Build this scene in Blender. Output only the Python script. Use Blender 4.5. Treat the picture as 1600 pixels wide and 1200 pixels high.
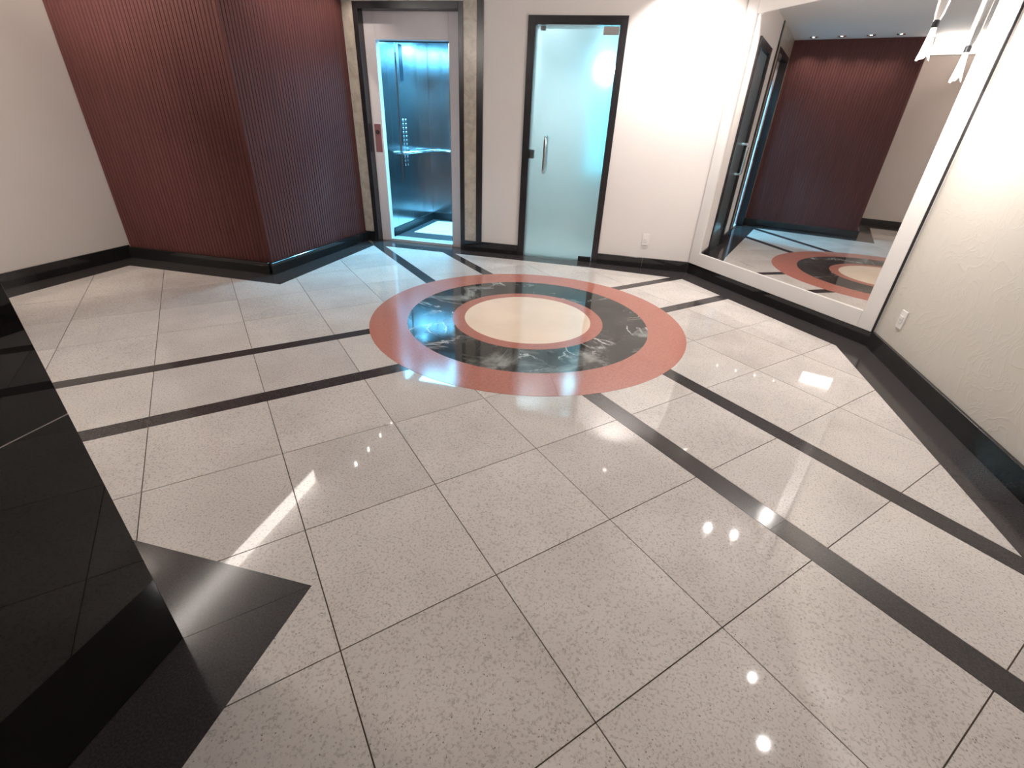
import bpy, bmesh, math, random
from mathutils import Vector, Matrix
random.seed(7)
for o in list(bpy.data.objects):
    bpy.data.objects.remove(o, do_unlink=True)
S = bpy.context.scene
COL = S.collection

# ------------------------------------------------------------------ camera
cam_d = bpy.data.cameras.new('camera'); cam = bpy.data.objects.new('camera', cam_d); COL.objects.link(cam)
cam_d.sensor_fit = 'HORIZONTAL'; cam_d.sensor_width = 36.0; cam_d.lens = 720.95 / 1600 * 36
cam_d.clip_start = 0.02; cam_d.clip_end = 60
RT, UP, BK = (0.97205, 0.23083, 0.04284), (-0.15006, 0.47054, 0.86953), (0.18056, -0.85165, 0.49203)
cam.matrix_world = Matrix(((RT[0], UP[0], BK[0], 0.601), (RT[1], UP[1], BK[1], -3.289), (RT[2], UP[2], BK[2], 1.298), (0, 0, 0, 1)))
S.camera = cam

# ------------------------------------------------------------------ world + exposure
w = bpy.data.worlds.new('world'); S.world = w; w.use_nodes = True
w.node_tree.nodes['Background'].inputs[0].default_value = (1.0, 0.93, 0.86, 1)
w.node_tree.nodes['Background'].inputs[1].default_value = 0.05
S.view_settings.view_transform = 'Standard'; S.view_settings.look = 'None'
S.view_settings.exposure = 1.24; S.view_settings.gamma = 1; S.view_settings.use_curve_mapping = False

WARM = (1.0, 0.965, 0.945); WARM2 = (1.0, 0.955, 0.925); CYAN = (0.16, 0.62, 0.95)
CEIL = 2.47; BAY = 2.74

# downlights: (x, y, z, aim x, aim y, aim z, watts, cone deg, label); the last four are added fill
DOWN = [
 (0.85, 1.44, CEIL, 0.93, 1.86, 1.55, 22, 112, 'ceiling downlight above the plain wall between glass door and mirror'),
 (2.14, -0.83, CEIL, 2.10, -0.83, 0, 5, 140, 'ceiling downlight along the textured wall, farther of two'),
 (2.12, -1.30, CEIL, 2.10, -1.30, 0, 5, 140, 'ceiling downlight along the textured wall, nearer of two'),
 (-2.15, 1.61, CEIL, -2.22, 1.61, 0, 2.2, 115, 'mirrored ceiling downlight at paneling top, closest to the elevator'),
 (-2.15, 1.285, CEIL, -2.22, 1.285, 0, 2.2, 115, 'mirrored ceiling downlight at paneling top, second from the elevator'),
 (-2.15, 0.965, CEIL, -2.22, 0.965, 0, 2.2, 115, 'mirrored ceiling downlight at paneling top, third from the elevator'),
 (-2.15, 0.65, CEIL, -2.22, 0.65, 0, 2.2, 115, 'mirrored ceiling downlight at paneling top, farthest from the elevator'),
 (-2.75, -1.65, BAY, -2.8, 0.30, 2.7, 24, 80, 'added unseen spot aimed at the front paneling, nearer its corner'),  # this and the next: unseen spots added to brighten the upper front paneling
 (-3.60, -1.30, BAY, -3.5, 0.30, 2.7, 24, 80, 'added unseen spot aimed at the front paneling, nearer the left wall'),
 (-3.30, -2.60, BAY, -4.0, -0.8, 1.3, 46, 62, 'added unseen spot in the raised left bay, nearest the viewer'),  # unseen spot added to brighten the left wall
 (-2.15, -2.50, CEIL, -0.6, -1.0, 0, 18, 145, 'added unseen fill lamp between the column and the left bay'),  # wide soft fill added for the centre floor, out of view
]

# ------------------------------------------------------------------ materials
def nmat(name):
    m = bpy.data.materials.new(name); m.use_nodes = True
    nt = m.node_tree; b = nt.nodes['Principled BSDF']
    return m, nt, b
def coords(nt, scale=1.0, rnd=True):
    tc = nt.nodes.new('ShaderNodeTexCoord'); mp = nt.nodes.new('ShaderNodeMapping')
    nt.links.new(tc.outputs['Object'], mp.inputs['Vector'])
    mp.inputs['Scale'].default_value = (scale,) * 3 if not isinstance(scale, tuple) else scale
    if rnd:
        oi = nt.nodes.new('ShaderNodeObjectInfo'); mu = nt.nodes.new('ShaderNodeMath'); mu.operation = 'MULTIPLY'
        mu.inputs[1].default_value = 37.0
        nt.links.new(oi.outputs['Random'], mu.inputs[0]); nt.links.new(mu.outputs[0], mp.inputs['Location'])
    return mp.outputs['Vector']
def noise(nt, vec, scale, detail=2, rough=.5, dist=0):
    n = nt.nodes.new('ShaderNodeTexNoise'); n.inputs['Scale'].default_value = scale
    n.inputs['Detail'].default_value = detail; n.inputs['Roughness'].default_value = rough; n.inputs['Distortion'].default_value = dist
    nt.links.new(vec, n.inputs['Vector']); return n.outputs['Fac']
def ramp(nt, fac, stops):
    r = nt.nodes.new('ShaderNodeValToRGB'); e = r.color_ramp.elements
    e[0].position, e[0].color = stops[0][0], (*stops[0][1], 1); e[1].position, e[1].color = stops[-1][0], (*stops[-1][1], 1)
    for p, c in stops[1:-1]:
        k = e.new(p); k.color = (*c, 1)
    nt.links.new(fac, r.inputs[0]); return r.outputs[0]
def mixc(nt, fac, a, b, mode='MIX'):
    m = nt.nodes.new('ShaderNodeMix'); m.data_type = 'RGBA'; m.blend_type = mode
    if isinstance(fac, float): m.inputs[0].default_value = fac
    else: nt.links.new(fac, m.inputs[0])
    for s, v in ((m.inputs[6], a), (m.inputs[7], b)):
        if isinstance(v, tuple): s.default_value = (*v, 1)
        else: nt.links.new(v, s)
    return m.outputs[2]
def bump(nt, b, fac, strength, dist):
    n = nt.nodes.new('ShaderNodeBump'); n.inputs['Strength'].default_value = strength; n.inputs['Distance'].default_value = dist
    nt.links.new(fac, n.inputs['Height']); nt.links.new(n.outputs[0], b.inputs['Normal'])
def plain(name, col, rough=.5, metal=0, spec=.5, vary=.06, vscale=6.0, emit=None, es=0, coat=0):
    m, nt, b = nmat(name)
    v = coords(nt)
    f = noise(nt, v, vscale, 3)
    c = ramp(nt, f, [(.3, tuple(max(0, x * (1 - vary)) for x in col)), (.7, tuple(min(1, x * (1 + vary)) for x in col))])
    nt.links.new(c, b.inputs['Base Color'])
    b.inputs['Roughness'].default_value = rough; b.inputs['Metallic'].default_value = metal
    b.inputs['Specular IOR Level'].default_value = spec; b.inputs['Coat Weight'].default_value = coat
    if emit:
        b.inputs['Emission Color'].default_value = (*emit, 1); b.inputs['Emission Strength'].default_value = es
    return m
M = {}
def granite_tile():
    m, nt, b = nmat('pale granite'); v = coords(nt)
    cloud = noise(nt, v, 3.0, 3)
    base = ramp(nt, cloud, [(.3, (.54, .492, .455)), (.7, (.64, .59, .55))])
    grain = ramp(nt, noise(nt, v, 130, 2, .6), [(.32, (.70, .68, .66)), (.5, (1, 1, 1)), (.7, (1.0, 1.0, 1.0))])
    c = mixc(nt, 1.0, base, grain, 'MULTIPLY')
    vo = nt.nodes.new('ShaderNodeTexVoronoi'); vo.inputs['Scale'].default_value = 95; nt.links.new(v, vo.inputs['Vector'])
    sp = ramp(nt, vo.outputs['Distance'], [(.10, (1, 1, 1)), (.24, (0, 0, 0))])
    gate = ramp(nt, noise(nt, v, 42, 2), [(.50, (0, 0, 0)), (.60, (1, 1, 1))])
    fleck = mixc(nt, 1.0, sp, gate, 'MULTIPLY')
    c = mixc(nt, fleck, c, (.17, .15, .14))
    oi = nt.nodes.new('ShaderNodeObjectInfo')
    tint = ramp(nt, oi.outputs['Random'], [(0, (.90, .90, .91)), (1, (1.0, 1.0, 1.0))])
    c = mixc(nt, 1.0, c, tint, 'MULTIPLY')
    nt.links.new(c, b.inputs['Base Color'])
    rr = ramp(nt, noise(nt, v, 2.2, 4), [(.3, (.025,) * 3), (.75, (.05,) * 3)])
    nt.links.new(rr, b.inputs['Roughness']); b.inputs['Specular IOR Level'].default_value = .5
    return m
M['tile'] = granite_tile()
def black_granite(name, base, rough):
    m, nt, b = nmat(name); v = coords(nt)
    c = ramp(nt, noise(nt, v, 180, 2), [(.35, base), (.72, tuple(x * 2.2 for x in base))])
    c = mixc(nt, .4, c, ramp(nt, noise(nt, v, 2.5, 4), [(.35, tuple(x * .7 for x in base)), (.7, tuple(x * 1.5 for x in base))]))
    nt.links.new(c, b.inputs['Base Color']); b.inputs['Roughness'].default_value = rough
    return m
M['black'] = black_granite('polished black granite', (.010, .0095, .0095), .10)
M['trim'] = black_granite('honed black granite', (.032, .028, .028), .12)
M['col'] = black_granite('mirror polished black granite', (.006, .0055, .0052), .018)
M['grout'] = plain('dark grout', (.10, .075, .055), .9)
M['seam'] = plain('pale stone joint', (.30, .27, .24), .6)
def red_stone():
    m, nt, b = nmat('red granite'); v = coords(nt)
    c = ramp(nt, noise(nt, v, 90, 3), [(.3, (.40, .15, .11)), (.7, (.50, .20, .155))])
    oi = nt.nodes.new('ShaderNodeObjectInfo')
    c = mixc(nt, 1.0, c, ramp(nt, oi.outputs['Random'], [(0, (.90, .90, .90)), (1, (1, 1, 1))]), 'MULTIPLY')
    nt.links.new(c, b.inputs['Base Color']); b.inputs['Roughness'].default_value = .14
    return m
M['red'] = red_stone()
def vein_marble():
    m, nt, b = nmat('black veined marble'); v = coords(nt)
    c = ramp(nt, noise(nt, v, 5, 5), [(.3, (.02, .021, .019)), (.75, (.075, .072, .066))])
    a = noise(nt, v, 2.2, 5, .6, 1.0)
    ab = nt.nodes.new('ShaderNodeMath'); ab.operation = 'SUBTRACT'; ab.inputs[1].default_value = .5; nt.links.new(a, ab.inputs[0])
    ab2 = nt.nodes.new('ShaderNodeMath'); ab2.operation = 'ABSOLUTE'; nt.links.new(ab.outputs[0], ab2.inputs[0])
    vein = ramp(nt, ab2.outputs[0], [(.0, (.85, .85, .85)), (.006, (.5, .5, .5)), (.018, (0, 0, 0))])
    gate = ramp(nt, noise(nt, v, 1.5, 2), [(.49, (0, 0, 0)), (.60, (1, 1, 1))])
    vein = mixc(nt, 1.0, vein, gate, 'MULTIPLY')
    smear = ramp(nt, noise(nt, v, 1.6, 6, .65, 1.2), [(.525, (0, 0, 0)), (.66, (.75, .75, .75))])
    c = mixc(nt, smear, c, (.36, .37, .35))
    c = mixc(nt, vein, c, (.72, .70, .66))
    nt.links.new(c, b.inputs['Base Color']); b.inputs['Roughness'].default_value = .05
    return m
M['vein'] = vein_marble()
M['cream'] = plain('cream marble', (.80, .63, .49), .08, vary=.05, vscale=4)
def painted(name, col, bs=.0, relief=None):
    m, nt, b = nmat(name); v = coords(nt, rnd=False)
    c = ramp(nt, noise(nt, v, 1.6, 3), [(.3, tuple(x * .965 for x in col)), (.7, col)])
    nt.links.new(c, b.inputs['Base Color']); b.inputs['Roughness'].default_value = .62
    if relief == 'plaster':
        a = noise(nt, v, 4.5, 3, .55, 2.2)
        s = nt.nodes.new('ShaderNodeMath'); s.operation = 'SUBTRACT'; s.inputs[1].default_value = .5; nt.links.new(a, s.inputs[0])
        t = nt.nodes.new('ShaderNodeMath'); t.operation = 'ABSOLUTE'; nt.links.new(s.outputs[0], t.inputs[0])
        r = ramp(nt, t.outputs[0], [(0, (1, 1, 1)), (.035, (.25, .25, .25)), (.10, (0, 0, 0))])
        bump(nt, b, r, .22, .004); b.inputs['Roughness'].default_value = .5
    else:
        bump(nt, b, noise(nt, v, 220, 2), .08, .002)
    return m
M['wall'] = painted('off white wall paint', (.68, .63, .60))
M['wallL'] = painted('left wall paint', (.64, .585, .55))
M['plaster'] = painted('cream combed plaster', (.565, .52, .455), relief='plaster')
M['ceil'] = painted('ceiling paint', (.80, .77, .75))
M['white'] = plain('white lacquer', (.66, .625, .595), .35, vary=.02)
M['steelwhite'] = plain('white painted steel', (.60, .55, .56), .38, vary=.03)
def wood():
    m, nt, b = nmat('red brown wood'); v = coords(nt, (14, 14, .8))
    c = ramp(nt, noise(nt, v, 4, 4, .6), [(.3, (.070, .020, .0185)), (.7, (.100, .031, .028))])
    nt.links.new(c, b.inputs['Base Color']); b.inputs['Roughness'].default_value = .62; b.inputs['Specular IOR Level'].default_value = .3
    return m
M['wood'] = wood()
M['woodback'] = plain('dark wood backing', (.06, .020, .018), .6)
def beige_marble():
    m, nt, b = nmat('beige marble'); v = coords(nt)
    c = ramp(nt, noise(nt, v, 12, 6, .65, .6), [(.3, (.34, .285, .23)), (.55, (.46, .40, .33)), (.75, (.52, .46, .39))])
    nt.links.new(c, b.inputs['Base Color']); b.inputs['Roughness'].default_value = .22
    return m
M['beige'] = beige_marble()
M['steel'] = plain('brushed stainless steel', (.45, .48, .51), .17, 1.0, vary=.12, vscale=3)
M['alu'] = plain('pale aluminium', (.55, .58, .60), .45, .3)
M['chrome'] = plain('polished chrome', (.75, .75, .76), .12, 1.0)
M['darkmetal'] = plain('dark metal', (.05, .05, .055), .35, .8)
M['darkglass'] = plain('dark glass display', (.01, .015, .025), .06)
M['doorframe'] = plain('black stone door frame', (.020, .018, .020), .24, vary=.2)
M['carfloor'] = plain('dark car floor', (.05, .05, .055), .3)
M['carmat'] = plain('pale car floor panel', (.66, .70, .70), .4)
M['plate'] = plain('call plate with reflection tint', (.22, .10, .11), .25)  # reddish tone is a glass reflection put into the plate colour
M['plastic'] = plain('white plastic', (.72, .68, .65), .35)
M['socket'] = plain('shaded socket hole', (.18, .16, .15), .6)
M['mirror'], _nt, _b = nmat('silvered mirror')
_b.inputs['Base Color'].default_value = (.80, .78, .76, 1); _b.inputs['Metallic'].default_value = 1
_v = coords(_nt, rnd=False); _r = ramp(_nt, noise(_nt, _v, 2, 3), [(.3, (.008,) * 3), (.8, (.02,) * 3)]); _nt.links.new(_r, _b.inputs['Roughness'])
def frosted():
    m, nt, b = nmat('frosted glass')
    v = coords(nt, rnd=False)
    r = ramp(nt, noise(nt, v, 3, 2), [(.3, (.36,) * 3), (.7, (.41,) * 3)]); nt.links.new(r, b.inputs['Roughness'])
    b.inputs['Base Color'].default_value = (.93, .97, .96, 1); b.inputs['Transmission Weight'].default_value = 1; b.inputs['IOR'].default_value = 1.35
    tr = nt.nodes.new('ShaderNodeBsdfTranslucent'); tr.inputs[0].default_value = (.55, .68, .68, 1)
    df = nt.nodes.new('ShaderNodeBsdfDiffuse'); df.inputs[0].default_value = (.50, .56, .56, 1)
    m1 = nt.nodes.new('ShaderNodeMixShader'); m1.inputs[0].default_value = .35
    nt.links.new(tr.outputs[0], m1.inputs[1]); nt.links.new(df.outputs[0], m1.inputs[2])
    m2 = nt.nodes.new('ShaderNodeMixShader'); m2.inputs[0].default_value = .16
    nt.links.new(b.outputs[0], m2.inputs[1]); nt.links.new(m1.outputs[0], m2.inputs[2])
    gls = nt.nodes.new('ShaderNodeBsdfGlossy'); gls.inputs['Roughness'].default_value = .03; fr_ = nt.nodes.new('ShaderNodeFresnel'); fr_.inputs[0].default_value = 1.6
    m3 = nt.nodes.new('ShaderNodeMixShader'); nt.links.new(fr_.outputs[0], m3.inputs[0]); nt.links.new(m2.outputs[0], m3.inputs[1]); nt.links.new(gls.outputs[0], m3.inputs[2])
    nt.links.new(m3.outputs[0], nt.nodes['Material Output'].inputs[0])
    return m
M['frost'] = frosted()
def clear():
    m, nt, b = nmat('clear blown glass'); v = coords(nt)
    r = ramp(nt, noise(nt, v, 20, 2), [(.3, (.10,) * 3), (.7, (.22,) * 3)]); nt.links.new(r, b.inputs['Roughness'])
    b.inputs['Base Color'].default_value = (.96, .95, .93, 1); b.inputs['Transmission Weight'].default_value = 1; b.inputs['IOR'].default_value = 1.3
    return m
M['clear'] = clear()
M['glow'] = plain('glowing bulb', (1, .9, .8), .4, emit=(1, .86, .72), es=26)
M['shade'] = plain('lit frosted lamp glass', (.9, .85, .8), .3, emit=(1, .90, .80), es=1.6)
M['spot'] = plain('lit downlight lens', (1, .95, .9), .4, emit=(1, .9, .8), es=12)
M['cyanlamp'] = plain('cyan lit lamp', (.8, .95, 1), .4, emit=CYAN, es=40)
M['carfill'] = plain('cyan car fill', (.8, .95, 1), .4, emit=CYAN, es=16)
M['cyanfill'] = plain('dim cyan fill', (.2, .4, .45), .5, emit=(.22, .78, 1.0), es=.55)
M['cyanglobe'] = plain('cool white globe', (.8, .95, 1), .4, emit=(.30, .78, 1.0), es=32)
M['box'] = plain('lit cornice panel', (1, .95, .9), .4, emit=(1, .92, .85), es=4.5)

# ------------------------------------------------------------------ mesh helpers
def link(name, bm, mat, parent=None, loc=None, smooth=False, world=True):
    """bm in world coordinates -> mesh object whose origin is at loc (or bounds centre bottom)."""
    bmesh.ops.recalc_face_normals(bm, faces=bm.faces)
    if loc is None:
        xs = [v.co for v in bm.verts]
        loc = Vector(((min(c.x for c in xs) + max(c.x for c in xs)) / 2, (min(c.y for c in xs) + max(c.y for c in xs)) / 2, min(c.z for c in xs)))
    loc = Vector(loc)
    if world: bmesh.ops.translate(bm, verts=bm.verts, vec=-loc)
    me = bpy.data.meshes.new(name); bm.to_mesh(me); bm.free()
    if smooth:
        for p in me.polygons: p.use_smooth = True
    me.materials.append(mat if not isinstance(mat, str) else M[mat])
    o = bpy.data.objects.new(name, me); COL.objects.link(o)
    place(o, loc, parent); return o
def wloc(o):
    v = Vector(o.location)
    while o.parent: o = o.parent; v = v + Vector(o.location)
    return v
def place(o, loc, parent=None):
    if parent: o.parent = parent; o.location = Vector(loc) - wloc(parent)
    else: o.location = loc
def empty(name, loc):
    o = bpy.data.objects.new(name, None); COL.objects.link(o); o.location = loc; o.empty_display_size = .1; return o
def tag(o, label=None, cat=None, group=None, kind=None):
    if label: o['label'] = label
    if cat: o['category'] = cat
    if group: o['group'] = group
    if kind: o['kind'] = kind
    return o
def box(bm, x0, x1, y0, y1, z0, z1, bev=0):
    vs = [bm.verts.new((x, y, z)) for z in (z0, z1) for x, y in ((x0, y0), (x1, y0), (x1, y1), (x0, y1))]
    fs = [(3, 2, 1, 0), (4, 5, 6, 7), (0, 1, 5, 4), (1, 2, 6, 5), (2, 3, 7, 6), (3, 0, 4, 7)]
    faces = [bm.faces.new([vs[i] for i in f]) for f in fs]
    if bev:
        es = set(e for f in faces for e in f.edges)
        bmesh.ops.bevel(bm, geom=list(es), offset=bev, segments=2, profile=.6, affect='EDGES')
def boxo(name, x0, x1, y0, y1, z0, z1, mat, parent=None, bev=0):
    bm = bmesh.new(); box(bm, x0, x1, y0, y1, z0, z1, bev); return link(name, bm, mat, parent)
def prism(bm, poly, z0, z1):
    a = [bm.verts.new((x, y, z0)) for x, y in poly]; b = [bm.verts.new((x, y, z1)) for x, y in poly]; n = len(poly)
    bm.faces.new(b); bm.faces.new(a[::-1])
    for i in range(n): bm.faces.new((a[i], a[(i + 1) % n], b[(i + 1) % n], b[i]))
def prismo(name, poly, z0, z1, mat, parent=None):
    bm = bmesh.new(); prism(bm, poly, z0, z1); return link(name, bm, mat, parent)
def lathe(bm, prof, cx, cy, n=24, lobe=0, lobes=5, cap0=False, cap1=False):
    rings = []
    for r, z in prof:
        k = lobe * max(0, (r - prof[-1][0] * 0)) if lobe else 0
        rings.append([bm.verts.new((cx + r * (1 + k * math.cos(lobes * t)) * math.cos(t), cy + r * (1 + k * math.cos(lobes * t)) * math.sin(t), z)) for t in (2 * math.pi * i / n for i in range(n))])
    for a, b in zip(rings, rings[1:]):
        for i in range(n): bm.faces.new((a[i], a[(i + 1) % n], b[(i + 1) % n], b[i]))
    if cap0: bm.faces.new(rings[0][::-1])
    if cap1: bm.faces.new(rings[-1])
def tube(bm, pts, r, n=10):
    pts = [Vector(p) for p in pts]; rings = []; up = Vector((0.13, .31, .94)).normalized()
    for i, p in enumerate(pts):
        t = (pts[min(i + 1, len(pts) - 1)] - pts[max(i - 1, 0)]).normalized()
        a = t.cross(up).normalized(); b = t.cross(a)
        rings.append([bm.verts.new(p + r * (math.cos(u) * a + math.sin(u) * b)) for u in (2 * math.pi * k / n for k in range(n))])
    for a, b in zip(rings, rings[1:]):
        for i in range(n): bm.faces.new((a[i], a[(i + 1) % n], b[(i + 1) % n], b[i]))
    bm.faces.new(rings[0][::-1]); bm.faces.new(rings[-1])
def clip(poly, px, py, nx, ny):
    """keep the side where (p - P).n >= 0"""
    out = []; n = len(poly)
    for i in range(n):
        a, b = poly[i], poly[(i + 1) % n]
        da = (a[0] - px) * nx + (a[1] - py) * ny; db = (b[0] - px) * nx + (b[1] - py) * ny
        if da >= 0: out.append(a)
        if da * db < 0:
            t = da / (da - db); out.append((a[0] + t * (b[0] - a[0]), a[1] + t * (b[1] - a[1])))
    return out
def area(poly):
    return abs(sum(poly[i][0] * poly[(i + 1) % len(poly)][1] - poly[(i + 1) % len(poly)][0] * poly[i][1] for i in range(len(poly)))) / 2 if len(poly) > 2 else 0

# ------------------------------------------------------------------ room plan (metres; origin = medallion centre)
YB = 1.86                                   # back wall face
MA, MB_ = Vector((1.352, 1.86)), Vector((2.4675, .2935))   # angled mirror wall ends
MD = (MB_ - MA).normalized(); MN = Vector((MD.y, -MD.x))
if MN.dot(Vector((0, 0)) - MA) < 0: MN = -MN
ML = (MB_ - MA).length
def rx(y): return 2.4675 - .0239 * (.2935 - y)   # right wall face
XL = -4.01; YW = .30; REAR = -4.75
def wx(y): return -2.45 + (y - YW) / (YB - YW) * .085   # paneling side face
TOP = 2.86

# floor bed
fl = prismo('floor', [(-4.2, -4.95), (2.9, -4.95), (2.9, 2.0), (-4.2, 2.0)], -.08, -.004, 'grout'); tag(fl, 'pale speckled granite tile floor with black stone strips', kind='structure')
# walls
def wall(name, parts, mat, label):
    bm = bmesh.new()
    for p in parts: prism(bm, p[0], p[1], p[2])
    return tag(link(name, bm, mat), label, kind='structure')
def rect(x0, x1, y0, y1): return [(x0, y0), (x1, y0), (x1, y1), (x0, y1)]
wall('wall_back', [(rect(-4.2, -2.245, YB, 1.98), -.05, TOP), (rect(-2.245, -1.122, YB, 1.98), 2.245, TOP), (rect(-1.122, -.503, YB, 1.98), -.05, TOP),
     (rect(-.503, .389, YB, 1.98), 2.15, TOP), (rect(.389, 1.352, YB, 1.98), -.05, TOP)], 'wall', 'off white back wall with elevator and glass door')
o2 = MB_ - MN * .12; o1 = MA - MN * .12
wall('wall_angled', [([tuple(MA), tuple(MB_), tuple(o2 + MD * .1), tuple(o1)], -.05, TOP)], 'wall', 'angled wall carrying the large mirror')
wall('wall_right', [([(rx(.2935), .2935), (rx(REAR), REAR), (rx(REAR) + .12, REAR), (rx(.2935) + .12, .2935)], -.05, TOP)], 'plaster', 'cream plaster wall with combed relief')
wall('wall_left', [(rect(XL - .12, XL, REAR, YW), -.05, TOP)], 'wallL', 'plain pale wall left of the wood paneling')
wall('wall_front', [(rect(-4.2, 2.9, REAR - .12, REAR), -.05, TOP)], 'wall', 'plain wall behind the viewer')
bm = bmesh.new()
box(bm, -2.45, 2.95, REAR - .1, 2.1, CEIL, CEIL + .06); box(bm, -4.2, -2.45, REAR - .1, YW + .05, BAY, BAY + .06); box(bm, -2.50, -2.45, REAR - .1, YW, CEIL, BAY + .06)
tag(link('ceiling', bm, 'ceil'), 'pale flat ceiling seen in the mirror', kind='structure')

# ------------------------------------------------------------------ floor pieces
CX, CY, T = 2.731, 1.778, .5
def tw(x, y):
    return (((x - CX) - (y - CY)) / math.sqrt(2) * T, ((x - CX) + (y - CY)) / math.sqrt(2) * T)
# inner edge of the black border
HP = [(-2.15, 1.647, 0, -1), (.33, 1.648, -.0725, -1), (1.266, 1.58, -1.3615, -.965), (2.231, .2185, -1, .0153), (0, -4.55, 0, 1), (-3.77, 0, 1, 0)]
WCX, WCY = -2.1925, .045
def wood_side_n(): return (1, -.0253)
def region(poly):
    for h in HP:
        poly = clip(poly, *h)
        if len(poly) < 3: return []
    res = []
    below = clip(poly, WCX, WCY, 0, -1); above = clip(poly, WCX, WCY, 0, 1)
    if len(above) > 2: above = clip(above, WCX, WCY, *wood_side_n())
    ps = [p for p in (below, above) if area(p) > 1e-4]
    for p in ps:
        n_ = clip(p, -.1815, -2.4935, 0, 1); s_ = clip(p, -.1815, -2.4935, 0, -1)
        if len(s_) > 2: s_ = clip(s_, -.1815, -2.4935, 1, 0)
        if area(n_) > 1e-4: res.append(n_)
        if area(s_) > 1e-4: res.append(s_)
    return res
def floor_piece(name, x0, x1, y0, y1, mat, top=0.0, gap=.0042):
    g = gap / T
    poly = [tw(x0 + g, y0 + g), tw(x1 - g, y0 + g), tw(x1 - g, y1 - g), tw(x0 + g, y1 - g)]
    ps = region(poly)
    if sum(area(p) for p in ps) < .002: return None
    if all(math.hypot(x, y) < 1.14 for p in ps for x, y in p): return None
    bm = bmesh.new()
    for p in ps: prism(bm, p, -.012, top)
    c = tw((x0 + x1) / 2, (y0 + y1) / 2)
    return link(name, bm, mat, fl, loc=(c[0], c[1], 0))
xs = [2 - k for k in range(11, -1, -1)]; cols = [(xs[i], xs[i + 1]) for i in range(len(xs) - 1)]; cols[-1] = (1, 1.998)
cols += [(2.21, 3.203)] + [(3.404 + k, 4.404 + k) for k in range(5)]
rows = [(-k - 1, -k) for k in range(9)] + [(0, .988), (1.185, 2.217)] + [(2.392 + k, 3.392 + k) for k in range(6)]
for x0, x1 in cols:
    for y0, y1 in rows:
        floor_piece('tile', x0, x1, y0, y1, 'tile', gap=.0018)
def cuts(a, b, step=3.0):
    n = max(1, round((b - a) / step)); return [(a + (b - a) * i / n, a + (b - a) * (i + 1) / n) for i in range(n)]
for x0, x1 in ((1.998, 2.21), (3.203, 3.404)):
    for a, b in cuts(-8, CY - 1.8) + cuts(CY + 1.8, 8.5): floor_piece('black_strip', x0, x1, a, b, 'trim', .0002, gap=.0004)
for y0, y1 in ((.988, 1.185), (2.217, 2.392)):
    for a, b in cuts(-8, CX - 1.8) + cuts(CX + 1.8, 8.5): floor_piece('black_strip', a, b, y0, y1, 'trim', .0002, gap=.0004)
# border slabs
def border(poly): prismo('border_slab', poly, -.012, .0004, 'trim', fl)
border([(-2.152, 1.647), (-1.02, 1.647), (-1.02, 1.95), (-2.365, 1.95)])
border([(-1.018, 1.647), (.33, 1.648), (.33, 1.90), (-1.018, 1.90)])
border([(.332, 1.648), (1.266, 1.58), tuple(MA + Vector((0, .03))), (.332, 1.90)])
border([(1.266, 1.58), (1.75, .897), tuple(MA + MD * .96 - MN * .01), tuple(MA)])
border([(1.751, .896), (2.231, .2185), tuple(MB_), tuple(MA + MD * .962 - MN * .01)])
border([(2.231, .2185), (2.206, -1.4), (rx(-1.4), -1.4), tuple(MB_)])
border([(2.206, -1.402), (2.158, -4.55), (rx(REAR), REAR), (rx(-1.4), -1.402)])
border([(-2.152, 1.647), (-2.365, YB), (-2.45, YW), (WCX, WCY)])
border([(WCX, WCY), (-2.45, YW), (XL, YW), (-3.77, WCY)])
border([(-3.77, WCY), (XL, YW), (XL, -2.0), (-3.77, -2.0)])
border([(-3.77, -2.002), (XL, -2.002), (XL, REAR), (-3.77, -4.55)])
border([(-3.77, -4.55), (XL, REAR), (rx(REAR), REAR), (2.158, -4.55)])
# column border (mitred)
border([(-.1815, -2.4935), (-.4225, -2.734), (-.9925, -2.734), (-.9925, -2.4935)])
border([(-.1815, -2.4950), (-.1815, -4.0), (-.4225, -4.0), (-.4225, -2.7355)])

# medallion
md = empty('floor_medallion', (0, 0, 0)); tag(md, 'round inlaid floor medallion of red and black marble rings', 'medallion')
def ring(name, r0, r1, n, mat, z, off, label=None):
    for i in range(n):
        a0 = off + 2 * math.pi * i / n + .0004 / r1; a1 = off + 2 * math.pi * (i + 1) / n - .0004 / r1; k = max(6, 96 // n)
        poly = [(r1 * math.cos(a0 + (a1 - a0) * t / k), r1 * math.sin(a0 + (a1 - a0) * t / k)) for t in range(k + 1)]
        poly += [(r0 * math.cos(a1 - (a1 - a0) * t / k), r0 * math.sin(a1 - (a1 - a0) * t / k)) for t in range(k + 1)]
        o = prismo(name, poly, -.012, z, mat, md)
        if label: o['label'] = label
ring('outer_ring_slab', .903, 1.170, 8, 'red', .0012, .35, 'red granite outer ring slab')
ring('marble_ring_slab', .572, .9025, 8, 'vein', .0012, .12, 'black marble slab with white veins')
ring('inner_ring_slab', .4805, .5715, 4, 'red', .0012, .6, 'narrow red granite inner ring slab')
o = prismo('centre_disc', [(.48 * math.cos(2 * math.pi * i / 96), .48 * math.sin(2 * math.pi * i / 96)) for i in range(96)], -.012, .0012, 'cream', md); o['label'] = 'plain cream marble centre disc'

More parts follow.
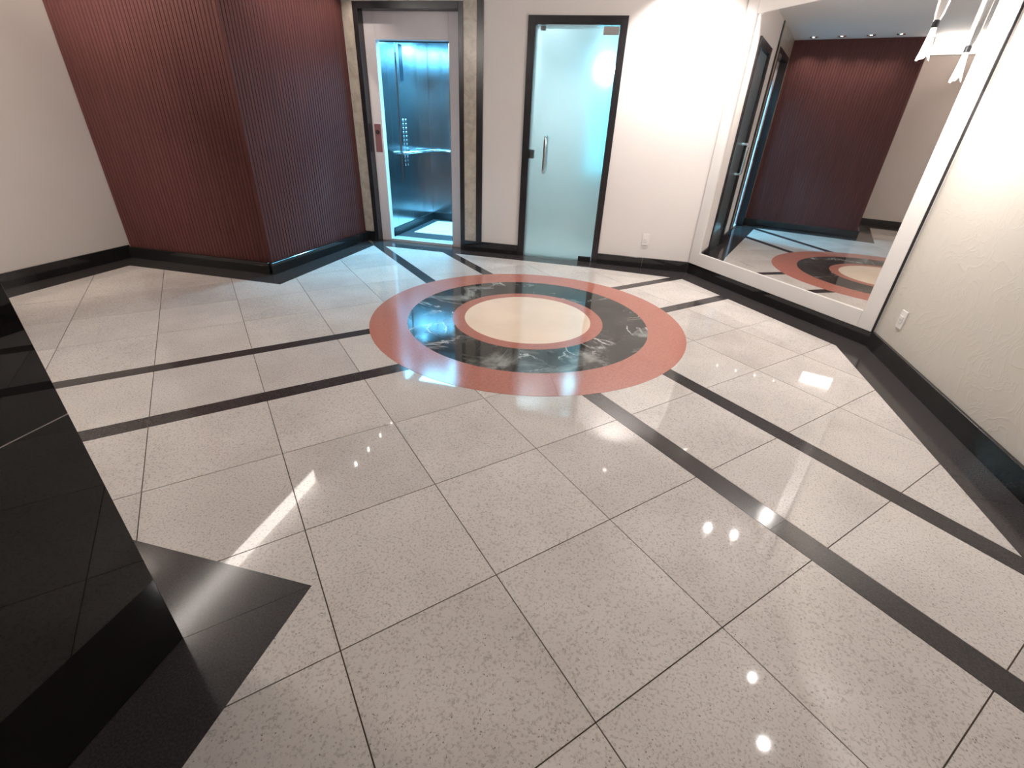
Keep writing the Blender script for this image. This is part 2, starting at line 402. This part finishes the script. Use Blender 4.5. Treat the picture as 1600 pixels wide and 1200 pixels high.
# ------------------------------------------------------------------ baseboards
BH = .11
def baseboard(name, p0, p1, nrm, label, seg=.62, th=.02, h=BH, mat='black'):
    p0 = Vector(p0); p1 = Vector(p1); nrm = Vector(nrm).normalized(); L = (p1 - p0).length; d = (p1 - p0) / L
    k = max(1, round(L / seg)); root = empty(name, (p0.x, p0.y, 0)); tag(root, label, kind='structure')
    for i in range(k):
        a = p0 + d * (L * i / k + .0006); b = p0 + d * (L * (i + 1) / k - .0006)
        bm = bmesh.new(); prism(bm, [tuple(a), tuple(b), tuple(b + nrm * th), tuple(a + nrm * th)], 0.0006, h)
        e = [x for x in bm.edges if all(abs(v.co.z - h) < 1e-5 for v in x.verts)]
        bmesh.ops.bevel(bm, geom=e, offset=.002, segments=1, affect='EDGES')
        link('board', bm, mat, root)
baseboard('baseboard_back_left', (-2.365, YB), (-2.245, YB), (0, -1), 'short black granite baseboard left of the elevator')
baseboard('baseboard_back_centre', (-1.122, YB), (-.503, YB), (0, -1), 'black granite baseboard between elevator and glass door')
baseboard('baseboard_back_right', (.389, YB), (1.352 - .012, YB), (0, -1), 'black granite baseboard right of the glass door', .5)
baseboard('baseboard_angled', MA, MB_, MN, 'black granite baseboard under the mirror', .8, h=.108)
baseboard('baseboard_right', (rx(.285), .285), (rx(REAR), REAR), (-1, .02), 'black granite baseboard below the textured wall', .62, h=.115)
baseboard('baseboard_left', (XL, YW - .02), (XL, REAR), (1, 0), 'black granite baseboard below the left wall', .8, h=.118)
baseboard('baseboard_panel_front', (XL, YW - .022), (-2.452, YW - .022), (0, -1), 'black granite baseboard below the front paneling', .8, h=.105)
baseboard('baseboard_panel_side', (-2.43, YW - .04), (-2.343, YB), (1, -.05), 'black granite baseboard below the paneling facing the lobby', .8, h=.105)

# ------------------------------------------------------------------ wood paneling (slatted box)
wp = empty('wood_paneling', (-3.2, YW, 0)); tag(wp, 'red brown vertical slat paneling around the projecting corner', 'wood paneling')
bm = bmesh.new(); prism(bm, [(XL, YW), (-2.45, YW), (wx(YB), YB), (XL, YB)], .0, BAY); link('panel_backing', bm, 'woodback', wp)
PITCH = .0354
def slat_mesh(h, name):
    bm = bmesh.new(); wd = PITCH - .0035; t = .007; c = .003
    poly = [(-wd / 2, 0), (wd / 2, 0), (wd / 2, -t + c), (wd / 2 - c, -t), (-wd / 2 + c, -t), (-wd / 2, -t + c)]
    prism(bm, poly, 0, h); bmesh.ops.recalc_face_normals(bm, faces=bm.faces)
    me = bpy.data.meshes.new(name); bm.to_mesh(me); bm.free(); me.materials.append(M['wood']); return me
sf = slat_mesh(BAY - .106, 'front_slat'); ss = slat_mesh(CEIL - .106, 'side_slat')
n = int((-2.45 - XL) / PITCH)
for i in range(n):
    o = bpy.data.objects.new('slat', sf); COL.objects.link(o); place(o, (-2.45 - PITCH * (i + .45), YW, .105), wp)
Ls = math.hypot(wx(YB) + 2.45, YB - YW); ang = math.atan2(YB - YW, wx(YB) + 2.45)
for i in range(int(Ls / PITCH)):
    s = PITCH * (i + .45)
    o = bpy.data.objects.new('slat', ss); COL.objects.link(o); place(o, (-2.45 + s * math.cos(ang), YW + s * math.sin(ang), .105), wp); o.rotation_euler.z = ang

# ------------------------------------------------------------------ elevator surround
es = empty('elevator_surround', (-1.65, YB, 0)); tag(es, 'beige marble and black granite bands framing the elevator', 'door surround')
FY = YB - .008
boxo('marble_band', -2.352, -2.2455, FY, YB, BH, CEIL, 'beige', es)
boxo('marble_band', -1.1215, -.9905, FY, YB, BH, CEIL, 'beige', es)
boxo('marble_band', -2.2455, -1.1215, FY, YB, 2.250, CEIL, 'beige', es)
boxo('granite_band', -.990, -.925, FY - .004, YB, BH, CEIL, 'doorframe', es)
boxo('granite_jamb', -2.245, -2.195, FY - .006, 1.955, 0, 2.249, 'doorframe', es, .0015)
boxo('granite_jamb', -1.171, -1.122, FY - .006, 1.955, 0, 2.249, 'doorframe', es, .0015)
boxo('granite_lintel', -2.1945, -1.1715, FY - .006, 1.955, 2.192, 2.249, 'doorframe', es, .0015)

# ------------------------------------------------------------------ elevator
el = empty('elevator', (-1.65, 1.95, 0)); tag(el, 'open elevator with white steel frame and blue lit steel car', 'elevator')
EY = 1.945; OX0, OX1, OZ = -2.078, -1.300, 1.965
fr = boxo('door_frame', -2.195, OX0, EY, EY + .075, 0, 2.192, 'steelwhite', el, .002)
boxo('frame_post', OX1, -1.171, EY, EY + .075, 0, 2.192, 'steelwhite', fr, .002)
boxo('frame_header', OX0 + .0005, OX1 - .0005, EY, EY + .075, OZ, 2.192, 'steelwhite', fr, .002)
boxo('header_track', OX0, OX1, EY + .076, EY + .10, OZ - .008, OZ + .06, 'darkmetal', el)
boxo('sill', OX0, OX1, EY - .02, EY + .13, 0.0006, .030, 'alu', el, .002)
for k in range(2): boxo('sill_groove', OX0 + .005, OX1 - .005, EY + .03 + .045 * k, EY + .042 + .045 * k, .029, .0312, 'darkmetal', el)
CX0, CX1, CY0, CY1, CZ = -2.10, -1.05, 2.05, 3.34, 2.12
boxo('sliding_door', -1.335, -1.325 + .35, EY + .08, EY + .11, .03, OZ, 'steel', el)
boxo('car_floor', CX0, CX1, CY0 - .02, CY1, -.03, .024, 'carfloor', el)
boxo('floor_panel', CX0 + .12, CX1 - .12, CY0 + .33, CY1 - .13, .024, .028, 'carmat', el)
# left wall as separate steel sheets
yy = [CY0, CY0 + .16, CY0 + .60, CY0 + .94, CY1]
for a, b in zip(yy, yy[1:]): boxo('wall_sheet', CX0 - .02, CX0, a + .002, b - .002, .024, CZ, 'steel', el, .001)
xx = [CX0, CX0 + .36, CX0 + .70, CX1]
for a, b in zip(xx, xx[1:]): boxo('wall_sheet', a + .002, b - .002, CY1, CY1 + .02, .024, CZ, 'steel', el, .001)
boxo('wall_sheet', CX1, CX1 + .02, CY0, CY1, .024, CZ, 'steel', el)
boxo('front_return', CX0 - .02, OX0 - .01, EY + .08, CY0, .024, CZ, 'steel', el)
boxo('front_return', OX1 + .36, CX1 + .02, EY + .08, CY0, .024, CZ, 'steel', el)
boxo('front_return', OX0 - .02, CX1, EY + .10, CY0, OZ, CZ, 'steel', el)
boxo('car_ceiling', CX0, CX1, CY0 - .02, CY1, CZ, CZ + .03, 'steelwhite', el)
boxo('skirting', CX0, CX0 + .012, CY0 + .02, CY1, .024, .12, 'darkmetal', el)
boxo('skirting', CX0 + .012, CX1, CY1 - .012, CY1, .024, .12, 'darkmetal', el)
o = boxo('car_fill_panel', CX0 + .10, CX1 - .10, CY0 + .05, CY0 + .52, CZ - .018, CZ - .001, 'carfill', el); o['label'] = 'added blue fill panel under the car ceiling'  # glowing panel added to brighten the car and the floor before it
bm = bmesh.new(); lathe(bm, [(.0, CZ - .032), (.07, CZ - .032), (.085, CZ - .026), (.087, CZ - .017)], -1.62, 2.88, 28); o = link('ceiling_lamp', bm, 'cyanlamp', el); o['label'] = 'glowing blue ceiling lamp'
L = bpy.data.lights.new('car_light', 'SPOT'); L.spot_size = math.radians(125); L.spot_blend = .35; L.energy = 210; L.color = CYAN; L.shadow_soft_size = .06
lo = bpy.data.objects.new('car_light', L); COL.objects.link(lo); place(lo, (-1.62, 2.88, CZ - .10), el)
HZ = .93
bm = bmesh.new(); tube(bm, [(CX0 + .06, CY0 + .30, HZ), (CX0 + .06, CY1 - .08, HZ), (CX0 + .075, CY1 - .062, HZ), (CX0 + .10, CY1 - .06, HZ), (CX1 - .06, CY1 - .06, HZ)], .013)
hr = link('handrail', bm, 'chrome', el, smooth=True)
for (x, y, dx, dy) in ((CX0, CY0 + .36, 1, 0), (CX0, CY1 - .25, 1, 0), (CX0 + .30, CY1, 0, -1), (CX1 - .25, CY1, 0, -1)):
    bm = bmesh.new(); tube(bm, [(x, y, HZ - .01), (x + dx * .06, y + dy * .06, HZ - .01)], .009); link('rail_bracket', bm, 'chrome', hr)
# control panel on the left car wall
cp = boxo('control_panel', CX0, CX0 + .010, 2.42, 2.86, .62, 2.06, 'steel', el, .001)
boxo('display', CX0 + .010, CX0 + .014, 2.48, 2.575, 1.66, 2.0, 'darkglass', cp); boxo('display_rim', CX0 + .009, CX0 + .0125, 2.465, 2.59, 1.60, 2.015, 'chrome', cp)
for c in range(2):
    for r in range(12):
        bm = bmesh.new(); y, z = 2.505 + c * .075, .80 + r * .043
        tube(bm, [(CX0 + .009, y, z), (CX0 + .0165, y, z)], .014, 12); link('button', bm, 'chrome', cp)
# call plate on the frame
pl = boxo('call_plate', -2.172, -2.098, EY - .006, EY, .955, 1.225, 'plate', el, .002)
bm = bmesh.new(); tube(bm, [(-2.135, EY - .006, 1.15), (-2.135, EY - .014, 1.15)], .020, 20); b1 = link('call_button', bm, 'darkmetal', pl)
bm = bmesh.new(); tube(bm, [(-2.135, EY - .014, 1.15), (-2.135, EY - .017, 1.15)], .010, 16); link('button_light', bm, 'chrome', b1)

# ------------------------------------------------------------------ glass door
dr = empty('door_1', (-.05, YB, 0)); tag(dr, 'frosted glass door in a black stone frame', 'door', kind='structure')
boxo('frame_post', -.503, -.432, FY - .008, 1.95, 0, 2.15, 'doorframe', dr, .0015)
boxo('frame_post', .323, .389, FY - .008, 1.95, 0, 2.15, 'doorframe', dr, .0015)
boxo('frame_header', -.4315, .3225, FY - .008, 1.95, 2.083, 2.15, 'doorframe', dr, .0015)
gl = boxo('glass_leaf', -.427, .318, 1.872, 1.882, .006, 2.074, 'frost', dr, .001)
boxo('hinge_patch', .18, .317, 1.862, 1.892, 2.012, 2.076, 'chrome', gl, .002)
boxo('hinge_patch', .18, .317, 1.862, 1.892, .004, .055, 'darkmetal', gl, .002)
boxo('lock_box', -.431, -.385, 1.883, 1.91, .99, 1.07, 'darkmetal', gl, .003)
boxo('door_stop', -.39, -.345, 1.884, 1.90, 2.045, 2.078, 'darkmetal', dr)
bm = bmesh.new(); hx = -.266
tube(bm, [(hx, 1.872, 1.195), (hx, 1.820, 1.197), (hx, 1.806, 1.185), (hx, 1.803, 1.165), (hx, 1.803, .90), (hx, 1.806, .88), (hx, 1.820, .868), (hx, 1.872, .87)], .013, 12)
link('pull_handle', bm, 'chrome', gl, smooth=True)
bm = bmesh.new()
tube(bm, [(hx, 1.882, 1.195), (hx, 1.935, 1.197), (hx, 1.948, 1.185), (hx, 1.951, 1.165), (hx, 1.951, .90), (hx, 1.948, .88), (hx, 1.935, .868), (hx, 1.882, .87)], .013, 12)
link('pull_handle', bm, 'chrome', gl, smooth=True)
# room behind the glass door
bm = bmesh.new()
box(bm, -.80, -.74, 1.98, 3.9, 0, 2.5); box(bm, .60, .66, 1.98, 3.9, 0, 2.5); box(bm, -.8, .66, 3.9, 3.96, 0, 2.5); box(bm, -.8, .66, 1.98, 3.96, 2.5, 2.55); box(bm, .03, .60, 2.95, 3.0, 0, 2.5)
tag(link('wall_inner_hall', bm, 'wall'), 'pale walls of the small hall behind the frosted door', kind='structure')
tag(boxo('floor_inner_hall', -.8, .66, 1.95, 3.9, -.06, -.002, 'tile'), 'pale stone floor of the hall behind the glass door', kind='structure')
DOWN.append((-.42, 2.9, 2.5, -.3, 2.7, 0, 26, 150, 'added bluish fill lamp in the hall behind the frosted door'))  # unseen lamp added to brighten the frosted glass from behind
gb = empty('globe_lamp', (.22, 2.30, 1.80)); tag(gb, 'bright bluish lamp glowing blurred through the frosted glass door', 'lamp')
bm = bmesh.new(); bmesh.ops.create_uvsphere(bm, u_segments=24, v_segments=14, radius=.085); bmesh.ops.translate(bm, verts=bm.verts, vec=(.22, 2.30, 1.80)); link('globe', bm, 'cyanglobe', gb, smooth=True)
tag(boxo('cyan_fill_panel', .04, .585, 2.91, 2.9495, .80, 1.97, 'cyanfill'), 'added cyan glow panel blurred behind the right half of the frosted door', 'added glow')  # added glowing surface standing in for the cyan light behind the glass
bm = bmesh.new(); tube(bm, [(.22, 2.30, 1.88), (.22, 2.30, 2.5)], .006); link('stem', bm, 'chrome', gb)
bm = bmesh.new(); lathe(bm, [(.05, 2.5), (.05, 2.48), (.008, 2.465)], .22, 2.30, 20); link('canopy', bm, 'chrome', gb)

# ------------------------------------------------------------------ mirror
mr = empty('framed_mirror', (*((MA + MB_) / 2), .108)); tag(mr, 'tall white framed mirror on the angled wall', 'mirror')
def mpt(s, dpt): return MA + MD * s + MN * dpt
def mbox(name, s0, s1, d0, d1, z0, z1, mat, bev=0):
    bm = bmesh.new(); prism(bm, [tuple(mpt(s0, d0)), tuple(mpt(s1, d0)), tuple(mpt(s1, d1)), tuple(mpt(s0, d1))], z0, z1)
    if bev: bmesh.ops.bevel(bm, geom=list(bm.edges), offset=bev, segments=2, affect='EDGES')
    return link(name, bm, mat, mr)
mbox('frame_stile', .004, .123, .001, .028, .110, 2.268, 'white', .002)
mbox('frame_stile', 1.808, ML - .0078, .001, .028, .110, 2.268, 'white', .002)
mbox('frame_rail', .1235, 1.8075, .001, .028, .110, .230, 'white', .002)
mbox('frame_rail', .1235, 1.8075, .001, .028, 2.150, 2.268, 'white', .002)
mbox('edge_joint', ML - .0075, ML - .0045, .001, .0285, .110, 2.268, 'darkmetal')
mbox('mirror_glass', .120, 1.811, .006, .014, .225, 2.155, 'mirror')

# ------------------------------------------------------------------ outlets
def outlet(name, label, base, d, nrm, z):
    base = Vector(base); d = Vector(d); nrm = Vector(nrm)
    root = empty(name, (base.x, base.y, z)); tag(root, label, 'outlet', 'white wall outlets')
    def bx(nm, u0, u1, z0, z1, t0, t1, mat, par, bev=0):
        bm = bmesh.new(); prism(bm, [tuple(base + d * u0 + nrm * t0), tuple(base + d * u1 + nrm * t0), tuple(base + d * u1 + nrm * t1), tuple(base + d * u0 + nrm * t1)], z + z0, z + z1)
        if bev: bmesh.ops.bevel(bm, geom=list(bm.edges), offset=bev, segments=2, affect='EDGES')
        return link(nm, bm, mat, par)
    p = bx('cover_plate', -.036, .036, 0, .118, .0, .009, 'plastic', root, .003)
    s = bx('socket_insert', -.021, .021, .036, .082, .009, .014, 'plastic', p, .002)
    for u, dz in ((-.009, .059), (.009, .059), (0, .052)):
        bm = bmesh.new(); c = base + d * u + nrm * .0138; e = base + d * u + nrm * .0146
        tube(bm, [(c.x, c.y, z + dz), (e.x, e.y, z + dz)], .0028, 10); link('pin_hole', bm, 'socket', s)
outlet('wall_outlet', 'small white outlet on the plain wall beside the glass door', (.862, YB), (1, 0), (0, -1), .238)
outlet('wall_outlet', 'small white outlet on the textured wall beside the mirror', (rx(.04), .04), (0, -1), (-1, 0), .238)

# ------------------------------------------------------------------ black column
cl = empty('column', (-.7, -3.3, 0)); tag(cl, 'polished black granite column at the near left', 'column')
for z0, z1 in ((.001, .7515), (.7535, 1.61), (1.612, CEIL - .001)):
    boxo('granite_slab', -.9925, -.4225, -4.0, -2.734, z0, z1, 'col', cl, .0012)
for z in (.7525, 1.611): boxo('stone_joint', -.9915, -.4232, -3.999, -2.7347, z - .0012, z + .0012, 'seam', cl)

# ------------------------------------------------------------------ lamps
def downlight(x, y, z, ax, ay, az, wt, cone, label):
    root = empty('ceiling_downlight', (x, y, z)); tag(root, label, 'downlight', 'ceiling downlights')
    bm = bmesh.new(); lathe(bm, [(.030, z - .003), (.036, z - .010), (.046, z - .010), (.050, z - .001)], x, y, 24); link('trim_ring', bm, 'chrome', root, smooth=True)
    k = .45 if 'paneling top' in label else .62
    bm = bmesh.new(); lathe(bm, [(.0005, z - .006), (.030 * k, z - .006), (.031 * k, z - .001)], x, y, 20); link('lens', bm, 'spot', root)
    L = bpy.data.lights.new('downlight_light', 'SPOT'); L.energy = wt * 2.6; L.color = (.60, .88, 1) if 'hall' in label else ((1, .90, .80) if x < -2 else WARM); L.spot_size = math.radians(cone); L.spot_blend = .75; L.shadow_soft_size = .017 * (.5 if 'paneling top' in label else 8 if 'between the column' in label else 1)
    lo = bpy.data.objects.new('downlight_light', L); COL.objects.link(lo); lo.parent = root; lo.location = (0, 0, -.035)
    lo.rotation_euler = (Vector((ax, ay, az)) - Vector((x, y, z))).to_track_quat('-Z', 'Y').to_euler()
for d in DOWN: downlight(*d)

def pendant(x, y, zb, label, rot, watts):
    root = empty('pendant_lamp', (x, y, zb)); tag(root, label, 'pendant lamp', 'blown glass pendants by the mirror')
    bm = bmesh.new(); lathe(bm, [(.045, CEIL), (.045, CEIL - .018), (.012, CEIL - .03)], x, y, 24, cap1=True); link('canopy', bm, 'chrome', root)
    bm = bmesh.new(); tube(bm, [(x, y, zb + .48), (x, y, CEIL - .02)], .003, 8); link('cord', bm, 'darkmetal', root)
    # clear glass stem
    bm = bmesh.new()
    lathe(bm, [(.012, zb + .165), (.019, zb + .19), (.024, zb + .24), (.025, zb + .42), (.023, zb + .47), (.008, zb + .49)], x, y, 20, cap1=True)
    link('glass_stem', bm, 'clear', root, smooth=True)
    bm = bmesh.new(); lathe(bm, [(.013, zb + .140), (.015, zb + .145), (.015, zb + .165), (.012, zb + .170)], x, y, 18, cap0=True, cap1=True); link('collar', bm, 'darkmetal', root)
    # slim bell of glass ending in three petals
    bm = bmesh.new(); rings = []; n = 42
    for k in range(11):
        t = k / 10; r = .011 + .012 * t ** 1.3; z = zb + .142 - .095 * t
        rings.append([bm.verts.new((x + r * (1 + .30 * t * t * math.cos(3 * u + rot)) * math.cos(u), y + r * (1 + .30 * t * t * math.cos(3 * u + rot)) * math.sin(u), z - .035 * t ** 3 * (1 + math.cos(3 * u + rot)) / 2)) for u in (2 * math.pi * i / n for i in range(n))])
    for a, b in zip(rings, rings[1:]):
        for i in range(n): bm.faces.new((a[i], a[(i + 1) % n], b[(i + 1) % n], b[i]))
    link('glass_shade', bm, 'shade', root, smooth=True)
    bm = bmesh.new(); bmesh.ops.create_uvsphere(bm, u_segments=16, v_segments=10, radius=.014); bmesh.ops.scale(bm, verts=bm.verts, vec=(1, 1, 2.6)); bmesh.ops.translate(bm, verts=bm.verts, vec=(x, y, zb + .055)); link('bulb', bm, 'glow', root, smooth=True)
    L = bpy.data.lights.new('pendant_light', 'POINT'); L.energy = watts; L.color = WARM2; L.shadow_soft_size = .02
    lo = bpy.data.objects.new('pendant_light', L); COL.objects.link(lo); lo.parent = root; lo.location = (0, 0, .0)
pendant(1.91, -.14, 1.64, 'glowing glass pendant farthest left of those hanging before the mirror', .3, 13)
pendant(2.20, .10, 1.575, 'glowing glass pendant hanging lowest before the mirror right edge', 1.2, 2.6)
pendant(1.83, .25, 1.98, 'highest hung glowing glass pendant, above the mirror middle', .8, 14)

# lit beam along the step of the ceiling, from the paneling corner towards the column
cb = empty('cornice_light', (-2.47, -1.2, 2.27)); tag(cb, 'bright white light strip under the ceiling seen in the mirror', 'light')
boxo('light_panel', -2.48, -2.448, -2.2, .262, 2.285, 2.469, 'box', cb, .003)
boxo('bay_light_block', -2.504, -2.4805, -2.2, .262, 2.272, 2.472, 'white', cb)  # opaque backing added to keep the panel's light out of the left bay
boxo('bottom_rail', -2.480, -2.444, -2.2, .262, 2.272, 2.2845, 'white', cb)
